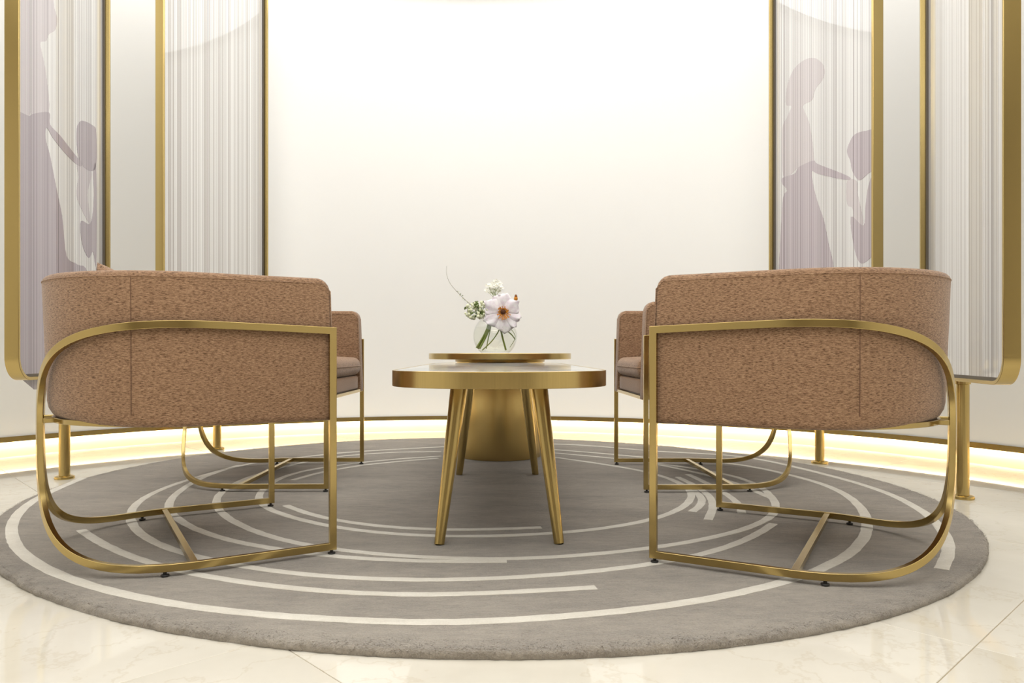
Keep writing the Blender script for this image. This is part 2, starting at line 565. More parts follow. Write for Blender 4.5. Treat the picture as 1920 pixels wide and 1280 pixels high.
STRIPES={
'A':[(-1.765,3.013),(-1.72,2.748),(-1.666,2.535),(-1.61,2.396),(-1.531,2.243),(-1.444,2.108),(-1.371,2.006),(-1.264,1.882),(-1.164,1.787),(-1.05,1.692),(-.952,1.625),(-.855,1.571),(-.761,1.526),(-.658,1.481),(-.565,1.451),(-.508,1.439),(-.398,1.421),(-.291,1.404),(-.187,1.39),(-.111,1.388),(-.086,1.39),(-.01,1.404),(.067,1.421),(.146,1.436),(.256,1.466),(.342,1.494),(.436,1.536),(.541,1.599),(.634,1.652),(.728,1.734),(.806,1.8),(.906,1.924),(.991,2.047),(1.058,2.174),(1.122,2.317),(1.181,2.49),(1.215,2.649),(1.231,2.866),(1.205,3.0),(1.17,3.079),(1.137,3.221),(1.088,3.343),(1.034,3.425),(.873,3.528),(.642,3.601),(.503,3.735),(.341,3.837),(.224,3.901)],
'B':[(-1.124,3.511),(-1.061,3.601),(-.96,3.715),(-.884,3.795),(-.692,3.879),(-.528,3.967),(-.388,4.012),(-.09,4.13),(.257,4.155),(.437,4.082),(.603,3.944),(.82,3.795),(1.071,3.735),(1.162,3.619),(1.226,3.511),(1.288,3.266),(1.338,3.079),(1.358,2.963),(1.386,2.7),(1.354,2.464),(1.319,2.302),(1.269,2.174),(1.226,2.059),(1.176,1.961),(1.12,1.872),(1.021,1.742)],
'C':[(.208,3.619),(.312,3.511),(.452,3.359),(.565,3.221),(.618,3.121),(.649,3.0),(.676,2.878),(.673,2.711),(.636,2.572),(.582,2.446),(.516,2.348),(.434,2.25),(.341,2.18),(.215,2.115),(.098,2.077),(-.052,2.053),(-.164,2.044),(-.277,2.059),(-.397,2.096),(-.503,2.141),(-.599,2.208),(-.68,2.28),(-.785,2.38),(-.848,2.464),(-.904,2.572),(-.935,2.711),(-.962,2.963),(-.949,3.121),(-.866,3.296),(-.786,3.376),(-.698,3.448),(-.601,3.546),(-.48,3.601),(-.354,3.657)],
'D':[(-.763,2.472),(-.685,2.364),(-.599,2.287),(-.524,2.229),(-.411,2.174),(-.287,2.134),(-.169,2.115),(-.131,2.121),(-.016,2.141),(.086,2.16)],
'E':[(-.37,3.824),(-.509,3.824),(-.645,3.805),(-.75,3.735),(-.856,3.676),(-.95,3.528),(-1.02,3.376),(-1.068,3.163),(-1.096,3.0),(-1.101,2.854),(-1.079,2.721),(-1.06,2.61),(-1.024,2.508),(-.964,2.396),(-.917,2.325),(-.843,2.215),(-.746,2.115),(-.66,2.023),(-.59,1.978),(-.539,1.95),(-.446,1.898),(-.354,1.872),(-.249,1.848),(-.146,1.828),(-.046,1.817),(.087,1.833),(.19,1.862),(.334,1.913),(.41,1.945),(.494,1.995),(.583,2.053),(.683,2.134),(.774,2.229),(.835,2.317),(.883,2.421),(.914,2.526),(.937,2.649),(.957,2.775),(.965,2.913),(.954,3.013),(.906,3.134),(.825,3.266),(.733,3.359),(.61,3.476),(.485,3.601),(.328,3.695),(.217,3.775)],
'E2':[(.921,2.581),(.91,2.66),(.9,2.743),(.9,2.843),(.867,3.0),(.795,3.148),(.74,3.281),(.667,3.392)],
'F':[(-1.249,3.359),(-1.278,3.191),(-1.283,2.988),(-1.254,2.82),(-1.22,2.62),(-1.174,2.481),(-1.119,2.38),(-1.057,2.294),(-.965,2.174),(-.864,2.071),(-.759,1.995),(-.688,1.95),(-.646,1.929),(-.597,1.908),(-.487,1.857),(-.414,1.833),(-.31,1.814),(-.21,1.805),(-.111,1.8),(-.013,1.81)],
'G':[(-1.175,3.511),(-1.234,3.392),(-1.266,3.281),(-1.302,3.053),(-1.326,2.901),(-1.328,2.711),(-1.296,2.526),(-1.248,2.388),(-1.174,2.243),(-1.096,2.128),(-.981,1.989),(-.877,1.898),(-.765,1.828),(-.669,1.769),(-.578,1.725),(-.474,1.692),(-.345,1.664),(-.223,1.654),(-.132,1.654),(-.102,1.656),(.018,1.676),(.143,1.704),(.275,1.755),(.378,1.791),(.476,1.857),(.563,1.924),(.642,2.006),(.724,2.108),(.787,2.208)],
'H':[(-1.251,2.128),(-1.184,2.047),(-1.079,1.95),(-.977,1.857),(-.873,1.782),(-.757,1.704),(-.681,1.672),(-.61,1.644),(-.508,1.603),(-.383,1.571),(-.266,1.553),(-.152,1.55),(-.011,1.571),(.105,1.596),(.184,1.607)],
'I':[(-.681,3.367),(-.585,3.448),(-.471,3.535),(-.362,3.582)],
'I2':[(-.681,3.367),(-.804,3.221),(-.859,3.107),(-.888,2.963)],
'J1':[(.681,2.743),(.683,2.66),(.663,2.544),(.627,2.446),(.582,2.372)],
'J2':[(.686,3.039),(.709,2.866),(.714,2.711),(.702,2.572),(.662,2.413),(.603,2.258)],
'J3':[(.746,3.107),(.768,2.913),(.778,2.775),(.781,2.67),(.78,2.562),(.761,2.438),(.737,2.348)],
}


def smooth_path(P, it=6):
    P = [Vector((a - RC[0], b - RC[1])) for a, b in P]
    # resample evenly, then relax
    Q = catmull([(p.x, p.y, 0) for p in P], 10)
    L = [0]
    for a, b in zip(Q, Q[1:]): L.append(L[-1] + (b - a).length)
    n = max(8, int(L[-1] / .03)); out = []; j = 0
    for i in range(n + 1):
        s = L[-1] * i / n
        while j < len(L) - 2 and L[j+1] < s: j += 1
        t = (s - L[j]) / max(L[j+1] - L[j], 1e-6)
        out.append(Q[j].lerp(Q[j+1], min(t, 1)))
    for _ in range(it * 5):
        out = [out[0]] + [out[i] * .5 + (out[i-1] + out[i+1]) * .25 for i in range(1, len(out) - 1)] + [out[-1]]
    return out

for key, pts in STRIPES.items():
    path = smooth_path(pts, 2 if key[0] == 'J' else 8)
    hw = .0155 if key in 'AB' else .0135
    V, F = [], []
    n = len(path)
    for i, p in enumerate(path):
        t = (path[min(i+1, n-1)] - path[max(i-1, 0)]).normalized()
        s = Vector((-t.y, t.x, 0))
        for o_, z in ((-1, -.004), (-1, -.0009), (-.75, -.0002), (0, 0), (.75, -.0002), (1, -.0009), (1, -.004)):
            q = p + s * (o_ * hw + (rnd.uniform(-.0012, .0012) if abs(o_) > .7 else 0))
            V.append((q.x, q.y, RUG_T + z))
    for i in range(n - 1):
        for k in range(6):
            F.append((7*i+k, 7*i+k+1, 7*(i+1)+k+1, 7*(i+1)+k))
    F += [tuple(range(7)), tuple(range(7*(n-1), 7*n))]
    obj('stripe', (V, F), 'stripe_pile', rug, smooth=60)

# ================================================================== LOUNGE CHAIRS
# local axes: origin on the rug between the front legs, +X forward, +Y to the sitter's left, Z up.
# In plan the chair is straight along the arms and a half circle round the back; frames and shell follow it.
CW, BT, BW = .692, .013, .0178                 # width over the side frames, bar thickness, bar width
PS, PR = .316, CW / 2                          # straight length of the arms, plan radius of the back

def plan(s, off=0, side=1):
    """point at distance s from the front along the outside of the frame, moved outward by off"""
    if s <= PS: return (-s, side * (PR + off)), (0, side)
    a = (s - PS) / PR
    return (-PS - (PR + off) * math.sin(a), side * (PR + off) * math.cos(a)), (-math.sin(a), side * math.cos(a))

def loop_outline():
    """outer outline of a side frame, unrolled: (distance from front, height)"""
    zb, zm, zt, zf = .028, .356, .6065, .596
    s1, sa, p, sb, p2 = .806, .407, 2.63, .330, 2.45
    P = [(0, zf), (0, zb)]
    P += [(s, zb) for s in (.15, .30, .33, .36, .385)]
    n = 26
    for k in range(n + 1):
        t = PI / 2 * k / n
        P.append((sa + (s1 - sa) * math.sin(t) ** (2 / p), zb + (zm - zb) * (1 - max(0, math.cos(t)) ** (2 / p))))
    for k in range(1, n + 1):
        t = PI / 2 * (1 - k / n)
        P.append((sb + (s1 - sb) * math.sin(t) ** (2 / p2), zm + (zt - zm) * max(0, math.cos(t)) ** (2 / p2)))
    P += [(.29, zt - .001), (.15, (zt + zf) / 2)]
    Q = [P[0]]
    for q in P[1:]:
        if math.hypot(q[0] - Q[-1][0], q[1] - Q[-1][1]) > .0015: Q.append(q)
    return [(-s, z - RUG_T) for s, z in Q]
loop = loop_outline()

SO = BT + .001                                 # shell outside lies this far inside the frame outside
ST, SZ0, SZ1 = .070, .3575 - RUG_T, .722 - RUG_T

def shell_stations():
    S = []                                     # (distance along plan, distance from front end, back weight)
    for e in (0, .002, .006, .012, .02, .03, .045, .07, .12, .18, .25, PS):
        S.append((e, e, 0, 1))
    for k in range(1, 19):
        a = R(90 * k / 18)
        S.append((PS + PR * a, 9, min(1, max(0, (k - 3) / 11)), 1))
    return S + [(s, e, b, -1) for s, e, b, _ in S[-2::-1]]

def shell_mesh():
    V, F = [], []
    S = shell_stations()
    sec_n = None
    for s, e, b, side in S:
        (x, y), (nx, ny) = plan(s, -SO, side)
        z1 = SZ1
        rt = .034
        if e < rt: z1 = SZ1 - (rt - math.sqrt(max(rt * rt - (rt - e) ** 2, 0)))
        er = .010
        pin = (er - math.sqrt(max(er * er - (er - e) ** 2, 0))) if e < er else 0
        ro, rb = .017, .016 + .038 * b
        P = []
        def corner(cx, cz, r, a0):
            for k in range(6):
                a = R(a0 + 90 * k / 5)
                P.append((cx + r * math.cos(a), cz + r * math.sin(a)))
        o0, o1 = -ST + pin, -pin
        corner(o1 - ro, z1 - ro, ro, 0)
        corner(o0 + ro, z1 - ro, ro, 90)
        corner(o0 + .006, SZ0 + .006, .006, 180)
        corner(o1 - rb, SZ0 + rb, rb, 270)
        sec_n = len(P)
        for o_, z in P:
            t = (z - SZ0) / (SZ1 - SZ0)
            o2 = o_ - .014 * b * (1 - t)
            sx = -.012 * t * max(0, 1 - e / .35)
            V.append((x + nx * o2 + sx, y + ny * o2, z))
    for i in range(len(S) - 1):
        for k in range(sec_n):
            F.append((i*sec_n+k, i*sec_n+(k+1) % sec_n, (i+1)*sec_n+(k+1) % sec_n, (i+1)*sec_n+k))
    F += [tuple(range(sec_n)), tuple(range((len(S)-1)*sec_n, len(S)*sec_n))]
    return V, F

def tub_outline(off, x_front):
    """closed plan outline of the seat, following the tub"""
    P = [(x_front - .02, PR + off), (-.12, PR + off), (-.22, PR + off)]
    for k in range(33):
        a = PI * k / 32
        P.append((-PS - (PR + off) * math.sin(a), (PR + off) * math.cos(a)))
    P += [(-.22, -PR - off), (-.12, -PR - off), (x_front - .02, -PR - off), (x_front - .005, -PR - off + .008), (x_front, -PR - off + .03)]
    P += [(x_front, y) for y in (-.15, -.08, 0, .08, .15)]
    P += [(x_front, PR + off - .03), (x_front - .005, PR + off - .008)]
    return P

def puffy(P, z0, z1, r, puff=0):
    """outline with rounded upper and lower edges and a slightly domed top"""
    if area2(P) < 0: P = P[::-1]
    n, V, F, rows = len(P), [], [], []
    lay = [(r * (1 - math.sin(PI / 2 * k / 6)), z0 + r * (1 - math.cos(PI / 2 * k / 6))) for k in range(7)]
    lay += [(r * (1 - math.cos(PI / 2 * k / 6)), z1 - r * (1 - math.sin(PI / 2 * k / 6))) for k in range(0, 7)]
    cx = sum(p[0] for p in P) / n
    for ins, z in lay:
        Q = offset_poly(P, ins)
        rows.append(len(V)); V += [(a, b, z) for a, b in Q]
    top = offset_poly(P, r)
    for f_ in (.85, .65, .4, .2):
        rows.append(len(V)); V += [(cx + (a - cx) * f_, b * f_, z1 + puff * (1 - f_ ** 2)) for a, b in top]
    for i in range(len(rows) - 1):
        for k in range(n):
            F.append((rows[i]+k, rows[i]+(k+1) % n, rows[i+1]+(k+1) % n, rows[i+1]+k))
    F += [tuple(range(n)), tuple(range(rows[-1], rows[-1] + n))]
    return V, F

def make_chair():
    t = empty('lounge_chair', (0, 0, 0))
    obj('shell', shell_mesh(), 'fabric', t, smooth=50)
    # welt along the upper edges of the shell
    for o_ in (-.0010, -ST + .0010):
        path = []
        for s, e, b, side in shell_stations():
            if e < .02: continue
            (x, y), n_ = plan(s, -SO + o_, side)
            path.append((x - .012 * max(0, 1 - e / .35), y, SZ1 - .0150))
        f0 = (path[0][0] + .018, path[0][1], SZ1 - .034); f1 = (path[-1][0] + .018, path[-1][1], SZ1 - .034)
        d0 = (f0[0] + .010, f0[1], SZ0 + .03); d1 = (f1[0] + .010, f1[1], SZ0 + .03)
        obj('piping', tube([d0, f0] + path + [f1, d1], .0019, 6), 'fabric', t, smooth=60)
    for s in (1, -1):
        pts = []
        for k in range(9):
            z = SZ1 - .018 - (SZ1 - SZ0 - .05) * k / 8
            (x, y), n_ = plan(.478, -SO - .0004 - .014 * .13 * (1 - (z - SZ0) / (SZ1 - SZ0)), s)
            pts.append((x, y, z))
        obj('seam', tube(pts, .0009, 6), 'seam_thread', t, smooth=60)
    obj('seat_base', puffy(tub_outline(-SO - ST + .004, -.008), .368 - RUG_T, .430 - RUG_T, .010), 'fabric', t, smooth=50)
    cu = obj('seat_cushion', puffy(tub_outline(-SO - ST - .002, .004), .431 - RUG_T, .512 - RUG_T, .034, .010), 'fabric', t, smooth=60)
    w_ = tub_outline(-SO - ST - .002, .004)
    w_ = [(a, b, .474 - RUG_T) for a, b in w_]
    obj('piping', tube(w_ + w_[:2], .0022, 6), 'fabric', cu, smooth=60)
    for s in (1, -1):
        obj('side_frame', ring_prism(loop, BW, -BT, 0, lambda a, b, y, s=s: (*plan(-a, y, s)[0], b)), 'brass_bar', t, smooth=30, bevel=.0010, seg=2)
        # stub tying the seat rail to the back leg
        sm = .806 - BW / 2
        (xa, ya), _ = plan(sm, -BT, s); (xb_, yb_), (nx, ny) = plan(sm, -.048, s)
        tx, ty = -ny * .006, nx * .006
        st_ = [(x + dx, y + dy, z) for z in (.3595 - RUG_T, .371 - RUG_T) for x, y, dx, dy in ((xa, ya, tx, ty), (xa, ya, -tx, -ty), (xb_, yb_, -tx, -ty), (xb_, yb_, tx, ty))]
        obj('rail_stub', (st_, [(0, 1, 2, 3), (4, 7, 6, 5), (0, 4, 5, 1), (1, 5, 6, 2), (2, 6, 7, 3), (3, 7, 4, 0)]), 'brass_bar', t, bevel=.001)
        for sg in (.012, .40):
            (x, y), _ = plan(sg, -BT / 2, s)
            zt = .029 - RUG_T
            obj('glide', lathe([(0, .0), (.009, .0), (.010, .002), (.009, .004), (.004, .005), (.004, zt), (0, zt)], 12, (x, y)), 'rubber', t, smooth=40)
    # U-shaped seat rail under the shell
    V, F = [], []
    S_ = [.004, .12, .22] + [PS + PR * R(90 * k / 14) for k in range(15)]
    S_ = [(s, 1) for s in S_] + [(s, -1) for s in S_[-2::-1]]
    for s, sd in S_:
        for off in (-.050, -.036):
            (x, y), _ = plan(s, off, sd)
            V += [(x, y, .3590 - RUG_T), (x, y, .3715 - RUG_T)]
    for i in range(len(S_) - 1):
        for q in ((0, 1), (1, 3), (3, 2), (2, 0)):
            F.append((4*i+q[0], 4*i+q[1], 4*i+4+q[1], 4*i+4+q[0]))
    F += [(0, 1, 3, 2), (len(V)-4, len(V)-3, len(V)-1, len(V)-2)]
    obj('seat_rail', (V, F), 'brass_bar', t, smooth=30, bevel=.001)
    yy = PR - BT
    obj('front_rail', box(-.015, -.002, -yy, yy, .3555 - RUG_T, .3685 - RUG_T), 'brass_bar', t, bevel=.001)
    obj('cross_bar', box(-.343, -.327, -yy, yy, .030 - RUG_T, .0443 - RUG_T), 'brass_bar', t, bevel=.001)
    return t

G = 'four brown lounge chairs around the tables'
chairs = [
    ((-.625, 2.171), 30.82, 'brown upholstered lounge chair with curved brass sled frame, nearest on the left'),
    ((-.683, 3.058), .6, 'brown lounge chair half hidden behind the nearest left one, its seat cushion showing'),
    ((.478, 3.040), 181.16, 'brown lounge chair half hidden behind the nearest right one, beside the round table'),
    ((.504, 2.100), 150.97, 'brown upholstered lounge chair with curved brass sled frame, nearest on the right'),
]
proto = make_chair()
for i, ((x, y), a, lab) in enumerate(chairs):
    c = proto if i == 0 else copy_tree(proto)
    c.location = (x, y, RUG_T); c.rotation_euler = (0, 0, R(a))
    tag(c, lab, 'lounge chair', G)

# throw pillows leaning on the chair backs, a corner showing above
def pillow(w, h, th, n=16):
    V, F = [], []
    for sgn in (1, -1):
        for i in range(n + 1):
            for j in range(n + 1):
                u, v = math.sin((-1 + 2*i/n) * PI/2), math.sin((-1 + 2*j/n) * PI/2)
                k = max(0, (1 - u**4) * (1 - v**4)) ** .55
                V.append((sgn * th / 2 * k, u * w / 2 * (1 - .07 * (1 - v * v) * abs(u)), v * h / 2 * (1 - .07 * (1 - u * u) * abs(v))))
    m_ = (n + 1) ** 2
    for s in range(2):
        for i in range(n):
            for j in range(n):
                a = s * m_ + i * (n + 1) + j
                F.append((a, a + 1, a + n + 2, a + n + 1))
    return V, F
def place_pillow(ch, x, y, z, tilt, roll, lab):
    (cx, cy), a, _ = ch
    o = obj('throw_pillow', pillow(.22, .22, .08), 'fabric', None, smooth=70)
    bm = bmesh.new(); bm.from_mesh(o.data); bmesh.ops.remove_doubles(bm, verts=bm.verts[:], dist=.0005); bm.to_mesh(o.data); bm.free()
    m_ = Matrix.Translation((cx, cy, 0)) @ Matrix.Rotation(R(a), 4, 'Z') @ Matrix.Translation((x, y, z)) @ Matrix.Rotation(R(tilt), 4, 'Y') @ Matrix.Rotation(R(roll), 4, 'X')
    o.matrix_world = m_
    tag(o, lab, 'pillow', 'throw pillows on the chairs')
    return o

# ================================================================== FRONT TABLE
def table_outline(a, L, b, ex=2.3, n=20):
    P = []
    for sg, st in ((1, 0), (-1, 180)):
        for k in range(n + 1):
            t = R(180 * k / n)
            c_, s_ = math.cos(t), math.sin(t)
            x = a * math.copysign(abs(c_) ** (2 / ex), c_); y = (L - b) + b * abs(s_) ** (2 / ex)
            P.append((sg * x, sg * y))
    out = [P[0]]
    for p in P[1:]:
        if (Vector(p) - Vector(out[-1])).length > 1e-5: out.append(p)
    if (Vector(out[0]) - Vector(out[-1])).length < 1e-5: out.pop()
    return out

TT = .487                                       # top of the long table
ft = empty('coffee_table', (-.048, 2.535, RUG_T), R(1.4))
tag(ft, 'long rounded coffee table with white veined marble top, brass rim and four tapered brass legs', 'coffee table')
TZ = TT - RUG_T
out = table_outline(.277, .845, .235)
obj('rim', ring_prism(out, .006, TZ - .040, TZ, lambda a, b, z: (a, b, z)), 'brass_vertical', ft, smooth=30, bevel=.0008)
inn = offset_poly(out if area2(out) > 0 else out[::-1], .0062)
obj('marble_top', prism(inn, TZ - .018, TZ - .0006, lambda a, b, z: (a, b, z)), 'table_marble', ft)
obj('underside', prism(inn, TZ - .038, TZ - .0182, lambda a, b, z: (a, b, z)), 'brass_dark', ft)
for sx in (-1, 1):
    for sy in (-1, 1):
        b0 = Vector((sx * .161, sy * .563, 0)); b1 = Vector((sx * .110, sy * .487, TZ - .038))
        pts = [b0.lerp(b1, k / 8) for k in range(9)]
        lv, lf_ = tube([b0 + Vector((0, 0, .0001))] + pts[0:1] + pts[1:], [.0125, .0138] + [.0138 + .0105 * (k / 8) for k in range(1, 9)], 28)
        obj('leg', ([(p.x, p.y, max(p.z, 0)) for p in lv], lf_), 'brass', ft, smooth=50)

# ================================================================== ROUND TABLE
rt = empty('round_table', (-.060, 3.680, RUG_T))
tag(rt, 'round brass side table on a flared drum base, carrying the flower vase', 'side table')
z0 = RUG_T
prof = []
for k in range(25):
    t = k / 24
    prof.append((.200 + .032 * math.sin(PI * (.04 + t * .80)), t * (.487 - z0)))
obj('drum_base', lathe([(0, 0)] + prof + [(0, .487 - z0)], 72), 'brass_drum', rt, smooth=40)
obj('neck_plate', lathe([(0, .487 - z0), (.222, .487 - z0), (.224, .489 - z0), (.224, .5005 - z0), (0, .5005 - z0)], 72), 'brass_dark', rt, smooth=40)
tp = obj('table_top', lathe([(0, .5005 - z0), (.352, .5005 - z0), (.355, .5025 - z0), (.355, .528 - z0), (.353, .530 - z0), (0, .530 - z0)], 96), 'brass_vertical', rt, smooth=40)

# ================================================================== VASE AND FLOWERS
VX, VY, VZ, VR = -.084, 3.64, .615, .109
vz0, vz1 = .530, .702
def sphere_prof(r, za, zb, n=20):
    a0, a1 = math.asin((za - VZ) / r), math.asin((zb - VZ) / r)
    return [(r * math.cos(a0 + (a1 - a0) * k / n), VZ + r * math.sin(a0 + (a1 - a0) * k / n)) for k in range(n + 1)]
vase = empty('glass_vase', (VX, VY, vz0))
tag(vase, 'round clear glass vase half filled with water on the round brass table', 'vase')
sh = lambda vf: ([(x, y, z - vz0) for x, y, z in vf[0]], vf[1])
pr = [(0, vz0 + .0003)] + sphere_prof(VR, vz0 + .0003, vz1) + [(p[0] - .0012, p[1] + .0008) for p in sphere_prof(VR, vz0, vz1)[-1:]] + sphere_prof(VR - .0028, vz0 + .006, vz1 - .0005)[::-1] + [(0, vz0 + .006)]
obj('glass_body', sh(lathe(pr, 64)), 'vase_glass', vase, smooth=50)
wp = [(0, vz0 + .0066)] + sphere_prof(VR - .0034, vz0 + .0066, .660) + [(0, .660)]
obj('water', sh(lathe(wp, 64)), 'water', vase, smooth=40)

FG = 'flowers in the glass vase'
def plant(name, loc, label, cat='flower'):
    t = empty(name, loc); tag(t, label, cat, FG); return t
def rel(pts, o): return [tuple(Vector(p) - Vector(o)) for p in pts]

# the large open blossom
o = (-.044, 3.600, .732)
fl = plant('open_blossom', o, 'large open white-pink blossom with orange centre hanging over the vase rim')
st = catmull([(-.052, 3.606, .726), (-.058, 3.625, .70), (-.058, 3.640, .672), (-.050, 3.650, .62), (-.030, 3.652, .545)], 6)
obj('stem', tube(rel(st, o), .0046, 8), 'stem_green', fl, smooth=60)
rp = random.Random(5)
def petal(length, width, cup, ruff, seed, n=12, m_=10):
    r_ = random.Random(seed); ph = [r_.uniform(0, 6) for _ in range(4)]
    V, F = [], []
    for i in range(n + 1):
        t = i / n
        wv = width * min(1, (t / .62) ** .9) * (1 - max(0, (t - .62) / .38) ** 2.6 * .55) + .004 * (1 - t)
        for j in range(m_ + 1):
            s = -1 + 2 * j / m_
            x = s * wv / 2
            l = length * t - length * .20 * t ** 3 * (abs(s) ** 2) + ruff * .8 * t ** 2 * math.sin(5 * s + ph[0])
            z = cup * math.sin(t * PI * .62) + ruff * t ** 1.6 * (math.sin(4.2 * s + ph[1]) + .6 * math.sin(8 * s + ph[2] + 3 * t)) + .012 * s * s * t
            V.append((x, z, l))
    for i in range(n):
        for j in range(m_):
            a = i * (m_ + 1) + j
            F.append((a, a + 1, a + m_ + 2, a + m_ + 1))
    return V, F
for k, (ang, ln, wd, cp) in enumerate([(8, .094, .100, .018), (-62, .104, .098, .016), (-118, .105, .092, .012), (172, .107, .096, .010), (112, .094, .088, .014), (58, .092, .090, .020), (-24, .092, .090, .008), (142, .098, .080, .006)]):
    v, f = petal(ln, wd, -cp, .0055, 20 + k)
    m3 = Matrix.Rotation(R(ang), 3, 'Y')
    dy = -.002 * (k % 2) - .0008 * k
    v = [m3 @ Vector(p) + Vector((0, dy + .004, 0)) for p in v]
    pe = obj('petal', (v, f), 'petal', fl, smooth=80)
    so = pe.modifiers.new('thickness', 'SOLIDIFY'); so.thickness = .0008
# centre: ring of orange stamens round a brown disc
V, F = [], []
for k in range(46):
    a = 2 * PI * k / 46 + rp.uniform(-.06, .06); rr = rp.uniform(.016, .029)
    if math.sin(a) < -.3: rr *= 1.45
    p0 = (math.cos(a) * .004, -.014, math.sin(a) * .004); p1 = (math.cos(a) * rr * .6, -.026, math.sin(a) * rr * .6); p2 = (math.cos(a) * rr, -.029, math.sin(a) * rr)
    vv, ff = tube([p0, p1, p2], [.0007, .0012, .0026], 6)
    V, F = merge((V, F), (vv, ff))
tag(obj('stamens', (V, F), 'stamen_orange', fl, smooth=60), kind='stuff')
cd = lathe([(0, 0), (.010, .001), (.0125, .006), (.011, .011), (.006, .014), (0, .0145)], 20)
cd = ([(x, -.020 - z, y) for x, y, z in cd[0]], cd[1])
obj('disc', cd, 'stamen_brown', fl, smooth=60)

# tall white umbel at the top
o = (-.090, 3.65, .700)
um = plant('white_umbel', o, 'small white cluster of tiny florets standing tallest behind the open blossom')
top = [(-.112, 3.66, .845), (-.098, 3.655, .872), (-.080, 3.65, .884), (-.064, 3.655, .874), (-.056, 3.65, .852), (-.090, 3.64, .858), (-.075, 3.645, .864), (-.125, 3.65, .838), (-.104, 3.662, .83), (-.068, 3.66, .838), (-.118, 3.645, .862), (-.085, 3.665, .845)]
obj('stem', tube(rel(catmull([(-.128, 3.64, .552), (-.112, 3.64, .63), (-.098, 3.64, .69), (-.086, 3.645, .76), (-.084, 3.65, .81)], 5), o), .0024, 8), 'stem_green', um, smooth=60)
def floret(r, seed):
    r_ = random.Random(seed); V, F = [], []
    ax = Vector((r_.uniform(-.6, .6), -1, r_.uniform(-.1, .9))).normalized()
    q = Vector((0, 0, 1)).rotation_difference(ax)
    for k in range(5):
        a = 2 * PI * k / 5 + r_.uniform(-.2, .2)
        b = len(V)
        for d, wdt, z in ((0, .2, 0), (.5, .62, .25), (.9, .55, .3), (1.05, .15, .22)):
            for s in (-1, 1):
                p = Vector((math.cos(a) * d - math.sin(a) * s * wdt * .5, math.sin(a) * d + math.cos(a) * s * wdt * .5, z)) * r
                V.append(q @ p)
        F += [(b, b+1, b+3, b+2), (b+2, b+3, b+5, b+4), (b+4, b+5, b+7, b+6)]
    return V, F
for k, p in enumerate(top):
    pd = catmull([(-.084, 3.65, .80), ((p[0]-.084)/2 + rp.uniform(-.004, .004), 3.652, (p[2]+.81)/2), p], 3)
    obj('stalk', tube(rel(pd, o), .0008, 5), 'stem_green', um, smooth=60)
    v, f = merge(*[([(Vector(q) + Vector(p) - Vector(o) + Vector((dx, dy, dz))) for q in floret(.0085, 100 + 7*k + e)[0]], floret(.0085, 100 + 7*k + e)[1])
                   for e, (dx, dy, dz) in enumerate([(0, 0, 0), (.009, .004, .003), (-.008, .003, .005), (.002, -.003, .010)])])
    obj('floret', (v, f), 'floret_white', um, smooth=80)

# bushy green-white sprig at the left
o = (-.125, 3.63, .690)
sp_ = plant('blossom_sprig', o, 'bushy sprig of small greenish white buds drooping over the left of the vase')
for k, (dx, e) in enumerate(((0, (-.176, 3.63, .556)), (.006, (-.168, 3.645, .552)), (.012, (-.160, 3.62, .553)))):
    obj('stem', tube(rel(catmull([e, (-.138 + dx, 3.635, .62), (-.118 + dx, 3.632, .672), (-.122 + dx * .5, 3.625, .702), (-.150, 3.62, .728)], 6), o), .0048, 8), 'stem_green', sp_, smooth=60)
rb = random.Random(11)
spots = []
for k in range(84):
    while True:
        x, z = rb.uniform(-.232, -.120), rb.uniform(.696, .800)
        u = (x + .175) / .060; w_ = (z - .744 - .15 * (x + .175)) / .044
        if u * u + w_ * w_ < 1: break
    spots.append((x, rb.uniform(3.595, 3.645), z))
ico = lathe([(0, -1), (.6, -.75), (.95, -.2), (.9, .3), (.55, .75), (0, 1)], 8)
for k, p in enumerate(spots):
    r_ = rb.uniform(.0055, .0092)
    if k % 3 == 2:
        a, b = rb.uniform(0, 6.28), rb.uniform(-.6, .9)
        d = Vector((math.cos(a) * math.cos(b), -.4, math.sin(a) * math.cos(b))).normalized(); s = d.cross(Vector((0, 1, .2))).normalized()
        L_ = rb.uniform(.014, .026)
        c0 = Vector(p) - Vector(o)
        v = [c0 - d*L_*.5, c0 - d*.12*L_ + s*.0045, c0 - d*.12*L_ - s*.0045 , c0 + d*.25*L_ + s*.004, c0 + d*.25*L_ - s*.004, c0 + d*L_*.5 + Vector((0, -.003, -.002))]
        lf = obj('leaf', (v, [(0, 1, 2), (1, 3, 4, 2), (3, 5, 4)]), 'leaf_green', sp_, smooth=80)
        so = lf.modifiers.new('thickness', 'SOLIDIFY'); so.thickness = .0006
    else:
        c0 = Vector(p) - Vector(o)
        v = [c0 + Vector((q[0] * r_, q[1] * r_, q[2] * r_ * 1.1)) for q in ico[0]]
        obj('bud', (v, ico[1]), 'bud_white', sp_, smooth=80)
for k in range(0, 84, 5):
    p = spots[k]
    obj('stalk', tube(rel([(-.150, 3.622, .728), ((p[0] - .150) / 2, 3.618, (p[2] + .724) / 2), p], o), .0011, 5), 'leaf_green', sp_, smooth=60)

